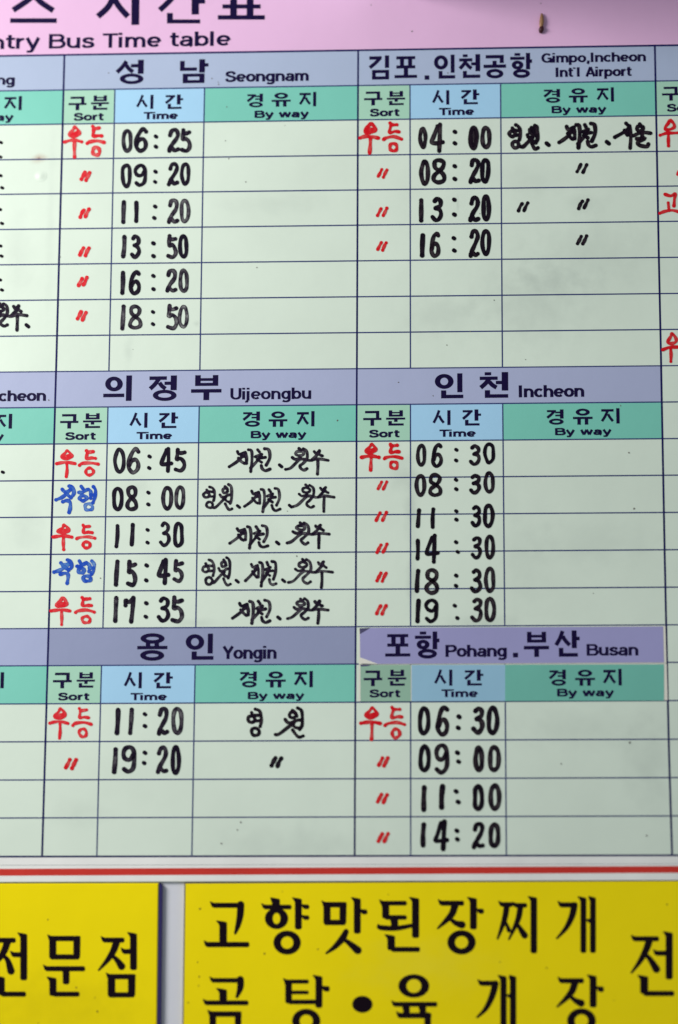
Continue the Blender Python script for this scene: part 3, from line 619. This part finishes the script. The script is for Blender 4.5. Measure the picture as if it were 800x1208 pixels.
route([('영', (290.5, 310, 834.7, 869.7)), ('월', (323, 359.3, 833.5, 871.5))], [], 3.9, I_blackB)
route([('원주', (-17, 33.7, 356.3, 391.5))], [(32.3, 384.3)], 4, I_black)
for (x, y) in ((1, 168), (.3, 185), (.5, 207), (2.6, 221.5), (0, 247), (2.3, 263.5), (.4, 290), (1.7, 302), (0, 330), (2.2, 342), (3.3, 557)):
    entry('handwritten_dot', lambda mb: ribbon(mb, [(x - .7, y - .3), (x + .7, y + .3)], 3.6, D_INK, thin=0), I_blackB, 'black marker dot at the left edge')

# dirt specks printed nowhere, just lying on the faces
mb = MB()
for x, y, r in ((266, 166, .8), (270, 187, .8), (290, 214.5, 1), (303, 315.5, .9), (583, 354, .9), (527, 407, .9), (470, 451, .9), (742, 534, 1.1), (748, 600, 1.3), (339, 603, .6), (350, 656, 1), (118.5, 682, 1.1),
                (662, 901, 1), (284, 970, 1.2), (280, 979, 1), (261, 995, 1.3), (743, 876, 1.4), (763, 986, 1.2), (250, 92.5, .8), (258, 99.5, .9), (257.5, 97, .7), (267.5, 126, .7), (398, 496, 1.1), (732, 478.5, .8),
                (486, 37, 1.1), (511, 467, .8), (620, 424, .7), (71, 303, .8), (157, 412, .5), (438, 6, .9), (638, 4, .8), (57.5, 472, 1), (622, 797.5, 0.9), (128, 86, .7), (213, 38, .6), (528.5, 86, .8), (566, 252, .7), (336, 148, .5), (300, 470, .6), (700, 700, .7), (555, 391, .8)):
    pts = [(x + r * random.uniform(.6, 1.1) * math.cos(t), y + r * random.uniform(.6, 1.1) * math.sin(t)) for t in [2 * PI * k / 7 for k in range(7)]]
    poly(mb, pts, D_PRINT + .0001)
mb.build('dirt_specks', M_dirt, board)['kind'] = 'stuff'
# a shallow blister in the laminate
mb = MB(); bc = at(48, 207.5)
vs = []; fs = []; RN, AN = 6, 20
for i in range(RN):
    rr = .0042 * i / (RN - 1)
    for j in range(AN): vs.append(Vector((bc.x + rr * math.cos(2 * PI * j / AN) * 1.15, -.0001 - .00055 * (math.cos(PI * i / (RN - 1)) + 1) / 2, bc.z + rr * math.sin(2 * PI * j / AN))))
for i in range(RN - 1):
    for j in range(AN): fs.append((i * AN + j, (i + 1) * AN + j, (i + 1) * AN + (j + 1) % AN, i * AN + (j + 1) % AN))
mb.add(vs, facing(vs, fs)); bl = mb.build('blister', M_body, board)
for p in bl.data.polygons: p.use_smooth = True
adopt(board)

# ------------------------------------------------------------ the two pasted stickers in the Pohang-Busan block
def sticker(name, label, corner):
    return thing(name, label, 'sticker', at(*corner))
st = sticker('destination_sticker', 'violet pasted sticker strip reading Pohang and Busan, its left corners lifting', (604, 782))
mb = MB(); quad(mb, [(423.3, 741.2), (785, 738.4), (786.3, 782.2), (423.3, 783.8)], D_STK - .00012); mb.build('paper_backing', M_paper, st)
mb = MB(); P = [(437, 740.6), (782.3, 739), (783.3, 781.4), (445, 783.2), (425, 776), (424.6, 748)]
quad(mb, P, D_STK); fm = mb.build('printed_film', M_stk, st)
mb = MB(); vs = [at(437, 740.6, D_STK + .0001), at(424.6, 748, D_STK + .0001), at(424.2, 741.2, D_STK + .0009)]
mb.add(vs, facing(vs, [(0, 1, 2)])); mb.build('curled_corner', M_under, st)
mb = MB(); vs = [at(446, 783.2, D_STK), at(425, 775.5, D_STK), at(424.6, 782.6, D_STK + .0010)]
mb.add(vs, facing(vs, [(0, 1, 2)])); mb.build('curled_corner', M_paper, st)
words(st, [('포', 454.5, 484, 748, 774.5), ('항', 489.5, 518.5, 745, 777), ('부', 618, 647.7, 745.3, 775), ('산', 654.5, 684, 743.7, 774.7),
           ('Pohang', 526, 597, 774.8, 14.2, 3.1), ('Busan', 692.5, 752, 773.4, 13.8, 3.0), ('.', 606, 610, 775.5, 32, 4.8)], d=D_STKPRINT)
adopt(st)
st = sticker('heading_sticker', 'pasted strip of green, blue and teal column headings under the violet Pohang and Busan strip', (604, 828))
mb = MB(); quad(mb, [(423.6, 784.8), (786.5, 782.9), (787.8, 826), (423.4, 827.3)], D_STK - .00012); mb.build('paper_backing', M_paper, st)
for nm, mm, xa, xb in (('sort_heading', M_stk_sort, 425.3, 484.6), ('time_heading', M_stk_time, 485.6, 596), ('route_heading', M_stk_way, 596, 783.4)):
    mb = MB(); quad(mb, [(xa, 784.6 - (xa - 425) * .0025), (xb, 784.6 - (xb - 425) * .0025), (xb, 827.4 - (xb - 425) * .0026), (xa, 827.4 - (xa - 425) * .0026)], D_STK); o = mb.build(nm, mm, st)
    if nm == 'sort_heading': words(o, [('구', 429, 451, 791, 809.5), ('분', 457.5, 479.3, 790, 809), ('Sort', 436, 471, 822.5, 9, 2.6)], d=D_STKPRINT)
    if nm == 'time_heading': words(o, [('시', 512.5, 533.7, 790, 809), ('간', 547.5, 570.3, 790, 808.7), ('Time', 521, 562.5, 822.3, 9, 2.6)], d=D_STKPRINT)
    if nm == 'route_heading': words(o, [('경', 647.5, 668.5, 790, 809), ('유', 678.5, 702, 790, 809), ('지', 711.5, 733.5, 789, 808.7), ('By way', 657.5, 722.5, 821.3, 8.8, 2.6)], d=D_STKPRINT)
mb = MB(); poly(mb, [(425.3, 784.3), (438, 784.2), (434, 785.6), (426, 786.2)], D_STK + .0002); mb.build('dark_corner', M_under, st)
adopt(st)
# the ruled line that runs on over the joint between the two stickers
# ------------------------------------------------------------ small brown thing stuck on the title band
c = at(638.5, 29); c.y = 0
sp = thing('brown_speck', 'small upright brown speck, tan above and dark below, stuck on the pink band', 'speck', c)
def pod(name, y0, y1, w0, w1, m_, seed):
    vs = []; fs = []; n, k = 7, 10
    for i in range(n):
        t = i / (n - 1); y = y0 + (y1 - y0) * t; r = (w0 + (w1 - w0) * t) * (.35 + .65 * math.sin(PI * (.08 + .84 * t))) / F
        p = at(638.5 + math.sin(t * 3 + seed) * .5, y)
        for j in range(k):
            a = 2 * PI * j / k; vs.append(Vector((p.x + r * math.cos(a), -.0006 - r * .8 + r * .8 * math.sin(a), p.z)))
    for i in range(n - 1):
        for j in range(k): fs.append((i * k + j, i * k + (j + 1) % k, (i + 1) * k + (j + 1) % k, (i + 1) * k + j))
    fs += [tuple(range(k)), tuple(range((n - 1) * k, n * k))]
    b = MB(); b.add(vs, fs); o = b.build(name, m_, sp)
    for p in o.data.polygons: p.use_smooth = True
    bm = bmesh.new(); bm.from_mesh(o.data); bmesh.ops.recalc_face_normals(bm, faces=bm.faces); bm.to_mesh(o.data); bm.free()
pod('tan_end', 17, 35, 2.4, 3.2, mat('tan_husk', srgb(150, 112, 78), var=.3, vscale=300), 1)
pod('dark_end', 32, 40, 3.3, 3.2, mat('dark_husk', srgb(62, 22, 30), var=.2, vscale=200), 2)
adopt(sp)

# ------------------------------------------------------------ yellow restaurant signs under the board
D_Y = .0; D_YP = .0001
T4 = 4.0
class Brush:
    """carved brush lettering drawn in quarter pixels from an origin in the photograph"""
    def __init__(s, ox, parent, oy=1000): s.ox, s.oy, s.p = ox, oy, parent; s.mb = MB()
    def P(s, x, y): return (s.ox + x / T4, s.oy + y / T4)
    def poly(s, pts): poly(s.mb, [s.P(x, y) for x, y in pts], D_YP)
    def V(s, x, y0, y1, w=33, tip=14):
        a = w / 2
        s.poly([(x - a - tip, y0), (x - a - tip + 4, y0 - 2), (x + a * .2, y0 + 3), (x + a - 2, y0 + 6), (x + a, y0 + 12), (x + a, y1 - 9), (x + a - 3, y1 - 3), (x + a - 9, y1),
                (x - a + 9, y1), (x - a + 3, y1 - 3), (x - a, y1 - 9), (x - a, y0 + 24), (x - a - 4, y0 + 14)])
    def H(s, x0, x1, y, w=24, tip=8):
        a = w / 2
        s.poly([(x0, y - a - tip), (x0 + 5, y - a - tip + 2), (x0 + 20, y - a), (x1 - 7, y - a), (x1 - 1, y - a + 4), (x1, y + a - 6), (x1 - 6, y + a), (x0 + 18, y + a), (x0 + 8, y + a - 7)])
    def S(s, pts):
        ribbon(s.mb, [(s.ox + x / T4, s.oy + y / T4, w / T4) for x, y, w in smooth(pts, n=5)], 1, D_YP)
    def O(s, x0, x1, y0, y1, wx=33, wy=27):
        c = s.P((x0 + x1) / 2, (y0 + y1) / 2); band(s.mb, c[0], c[1], (x1 - x0) / 8, (y1 - y0) / 8, wx / 4, wy / 4, D_YP)
    def M(s, x0, x1, y0, y1, wx=34, wy=25):
        s.H(x0 - 10, x1, y0 + wy / 2, wy); s.poly([(x0, y0 + 4), (x0 + wx, y0 + 4), (x0 + wx, y1), (x0 + 12, y1), (x0 + 4, y1 - 4), (x0, y1 - 14)])
        s.poly([(x1 - wx, y0 + 2), (x1, y0 + 2), (x1 - 2, y1 - 14), (x1 - 6, y1 - 4), (x1 - 14, y1), (x1 - wx, y1)]); s.poly([(x0 + 10, y1 - wy), (x1 - 10, y1 - wy), (x1 - 10, y1), (x0 + 10, y1)])
    def J(s, x0, x1, y, xl, yl, xr, yr):
        """the jieut: bar, left sweep, right leg"""
        s.H(x0, x1, y); xm = x0 + (x1 - x0) * .6
        s.S([(xm + 8, y + 6, 34), (xm - 6, y + 48, 32), (xm - 34, (y + yl) / 2 + 22, 24), (xl + 4, yl, 9)])
        s.S([(xm - 22, y + 66, 14), (xm + 8, y + 92, 24), (xr - 14, yr - 10, 36)])
    def done(s): s.mb.build('hangul_letter', M_black, s.p); s.mb = MB()

ls = thing('yellow_sign', 'left yellow sign with one line of black brush lettering and navy right edge', 'sign', at(90, 1300))
mb = MB(); slab(mb, [(-160, 1043), (187.2, 1042.2), (183.8, 1330), (-170, 1330)], D_Y, .0022); mb.build('face_panel', M_yel, ls)
mb = MB(); slab(mb, [(187.4, 1041.8), (188.6, 1041.7), (191.6, 1044.6), (188.2, 1330), (184, 1330)], D_Y + .0004, .0024, .0002); mb.build('edge_trim', M_navy, ls)
b = Brush(0, ls)
b.J(-45, 75, 437, -60, 575, 66, 592); b.V(112, 402, 626); b.H(46, 100, 505); b.V(6, 606, 695, 34); b.H(-6, 123, 691); b.done()
b.M(232, 380, 416, 528); b.H(202, 402, 571); b.V(312, 566, 645, 32, 0); b.V(250, 610, 700, 34); b.H(238, 376, 691); b.done()
b.J(474, 588, 436, 462, 578, 588, 570); b.V(630, 400, 578); b.H(568, 620, 490); b.M(508, 640, 596, 707, 36); b.done()
adopt(ls)
rs = thing('yellow_sign', 'right yellow sign with two lines of black brush lettering', 'sign', at(560, 1300))
mb = MB(); slab(mb, [(217.9, 1041.8), (980, 1038), (985, 1330), (213.8, 1330)], D_Y, .0022); mb.build('face_panel', M_yel, rs)
mb = MB(); quad(mb, [(217.6, 1041.3), (985, 1037.6), (985, 1038.4), (217.6, 1042.2)], D_YP - .00004); quad(mb, [(217.6, 1042.2), (218.7, 1042.2), (214.7, 1330), (213.6, 1330)], D_YP - .00004)
mb.build('edge_line', M_navy, rs)
b = Brush(200, rs)
b.H(190, 350, 272); b.S([(336, 268, 34), (333, 320, 32), (322, 370, 24), (310, 404, 12)]); b.V(253, 345, 450, 36, 16); b.H(160, 377, 457, 25); b.done()
b.V(502, 236, 276, 38, 8); b.H(432, 576, 280, 22); b.O(450, 560, 284, 384, 37, 24); b.V(608, 236, 386, 33); b.H(620, 660, 279, 22, 4); b.H(620, 660, 330, 22, 4); b.O(490, 620, 391, 505, 36, 28); b.done()
b.M(726, 836, 256, 366, 34, 26); b.V(886, 235, 406, 33); b.H(896, 934, 303, 24, 4); b.S([(833, 396, 26), (815, 430, 32), (780, 468, 24), (740, 498, 10)]); b.S([(820, 430, 16), (850, 452, 26), (888, 484, 38)]); b.done()
b.H(187, 348, 626, 22); b.S([(334, 622, 34), (334, 660, 30), (318, 704, 14)]); b.V(253, 664, 726, 36, 16); b.H(156, 373, 732, 23); b.M(188, 340, 772, 890, 32, 26); b.done()
b.H(534, 658, 632, 20); b.H(560, 658, 683, 18, 0); b.V(562, 626, 735, 32, 0); b.H(548, 700, 728, 22, 0); b.V(705, 602, 756, 33); b.H(716, 756, 666, 26, 4); b.O(578, 712, 760, 876, 36, 28); b.done()
b = Brush(400, rs)
b.H(188, 320, 262, 22); b.V(220, 258, 335, 34, 0); b.H(205, 320, 329, 22, 0); b.V(262, 330, 378, 34, 0); b.S([(186, 366, 12), (196, 377, 24), (270, 380, 24), (350, 366, 18)]); b.V(361, 234, 426, 34); b.V(246, 410, 484, 36); b.H(236, 382, 480, 24, 0); b.done()
b.J(465, 590, 262, 462, 380, 594, 374); b.V(634, 234, 386, 33); b.H(646, 684, 300, 24, 4); b.O(511, 645, 389, 504, 36, 28); b.done()
b.O(280, 426, 597, 708, 38, 23); b.H(245, 464, 739, 23); b.V(318, 742, 790, 32, 0); b.V(395, 742, 790, 32, 0); b.H(268, 436, 792, 26); b.S([(418, 792, 32), (418, 850, 30), (412, 900, 26)]); b.done()
b.H(652, 752, 640, 24); b.S([(738, 642, 32), (722, 700, 30), (692, 760, 22), (652, 800, 10)]); b.V(776, 602, 890, 30); b.H(786, 815, 700, 20, 0); b.V(821, 602, 890, 30, 4); b.done()
z = [b.P(110 + 48 * math.cos(t * PI / 16), 739 + 40 * math.sin(t * PI / 16)) for t in range(32)]; poly(b.mb, z, D_YP); b.mb.build('bullet_dot', M_black, rs)
b = Brush(600, rs)
b.H(-50, 22, 268, 22); b.S([(-8, 272, 28), (-20, 340, 26), (-52, 430, 9)]); b.S([(-14, 350, 12), (2, 390, 22)]); b.H(16, 88, 272, 22); b.S([(56, 276, 28), (44, 340, 26), (2, 432, 9)]); b.S([(36, 350, 12), (56, 384, 24), (76, 414, 32)]); b.V(119, 230, 499, 31); b.done()
b.H(230, 326, 270, 24); b.S([(310, 272, 32), (300, 320, 30), (272, 378, 22), (228, 428, 9)]); b.V(353, 231, 497, 28); b.H(362, 392, 345, 20, 0); b.V(398, 230, 497, 28, 8); b.done()
b.J(576, 710, 430, 576, 590, 712, 584); b.V(758, 396, 622, 34); b.H(680, 748, 498, 24); b.V(640, 602, 690, 38); b.H(628, 782, 688, 25, 0); b.done()
b.J(230, 356, 628, 226, 750, 356, 744); b.V(399, 600, 754, 33); b.H(412, 450, 668, 26, 4); b.O(276, 412, 758, 876, 36, 28); b.done()
mb = MB()
for x, y, r in ((236, 1072, 1.6), (233, 1135, 1.2), (235, 1152, 1.3), (234.5, 1163, 1.1), (222, 1183, 1.2), (312, 1125, 1.3), (375, 1120, 1.3), (645, 1142, 1.1), (787, 1067, 1.1), (333, 1052, .8), (590, 1135, .9), (458, 1055, .9), (725, 1180, .8)):
    poly(mb, [(x + r * random.uniform(.5, 1) * math.cos(t), y + r * random.uniform(.6, 1.3) * math.sin(t)) for t in [2 * PI * k / 7 for k in range(7)]], D_YP)
M_ydirt = mat('olive_dirt', srgb(150, 128, 10), var=.3, vscale=100)
mb.build('dirt_specks', M_ydirt, rs)['kind'] = 'stuff'
adopt(rs)
mb = MB()
for x, y, r in ((56.5, 1085, 1.2), (90, 1165, 1.4), (115, 1193, 1.4), (112, 1177, .8), (45, 1207, .9)):
    poly(mb, [(x + r * random.uniform(.5, 1) * math.cos(t), y + r * random.uniform(.6, 1.6) * math.sin(t)) for t in [2 * PI * k / 7 for k in range(7)]], D_YP)
o = mb.build('dirt_specks', M_ydirt, ls); o['kind'] = 'stuff'; o.matrix_parent_inverse = Matrix.Translation(ls.location).inverted()
for o in C.objects:
    if 'at' in o: del o['at']
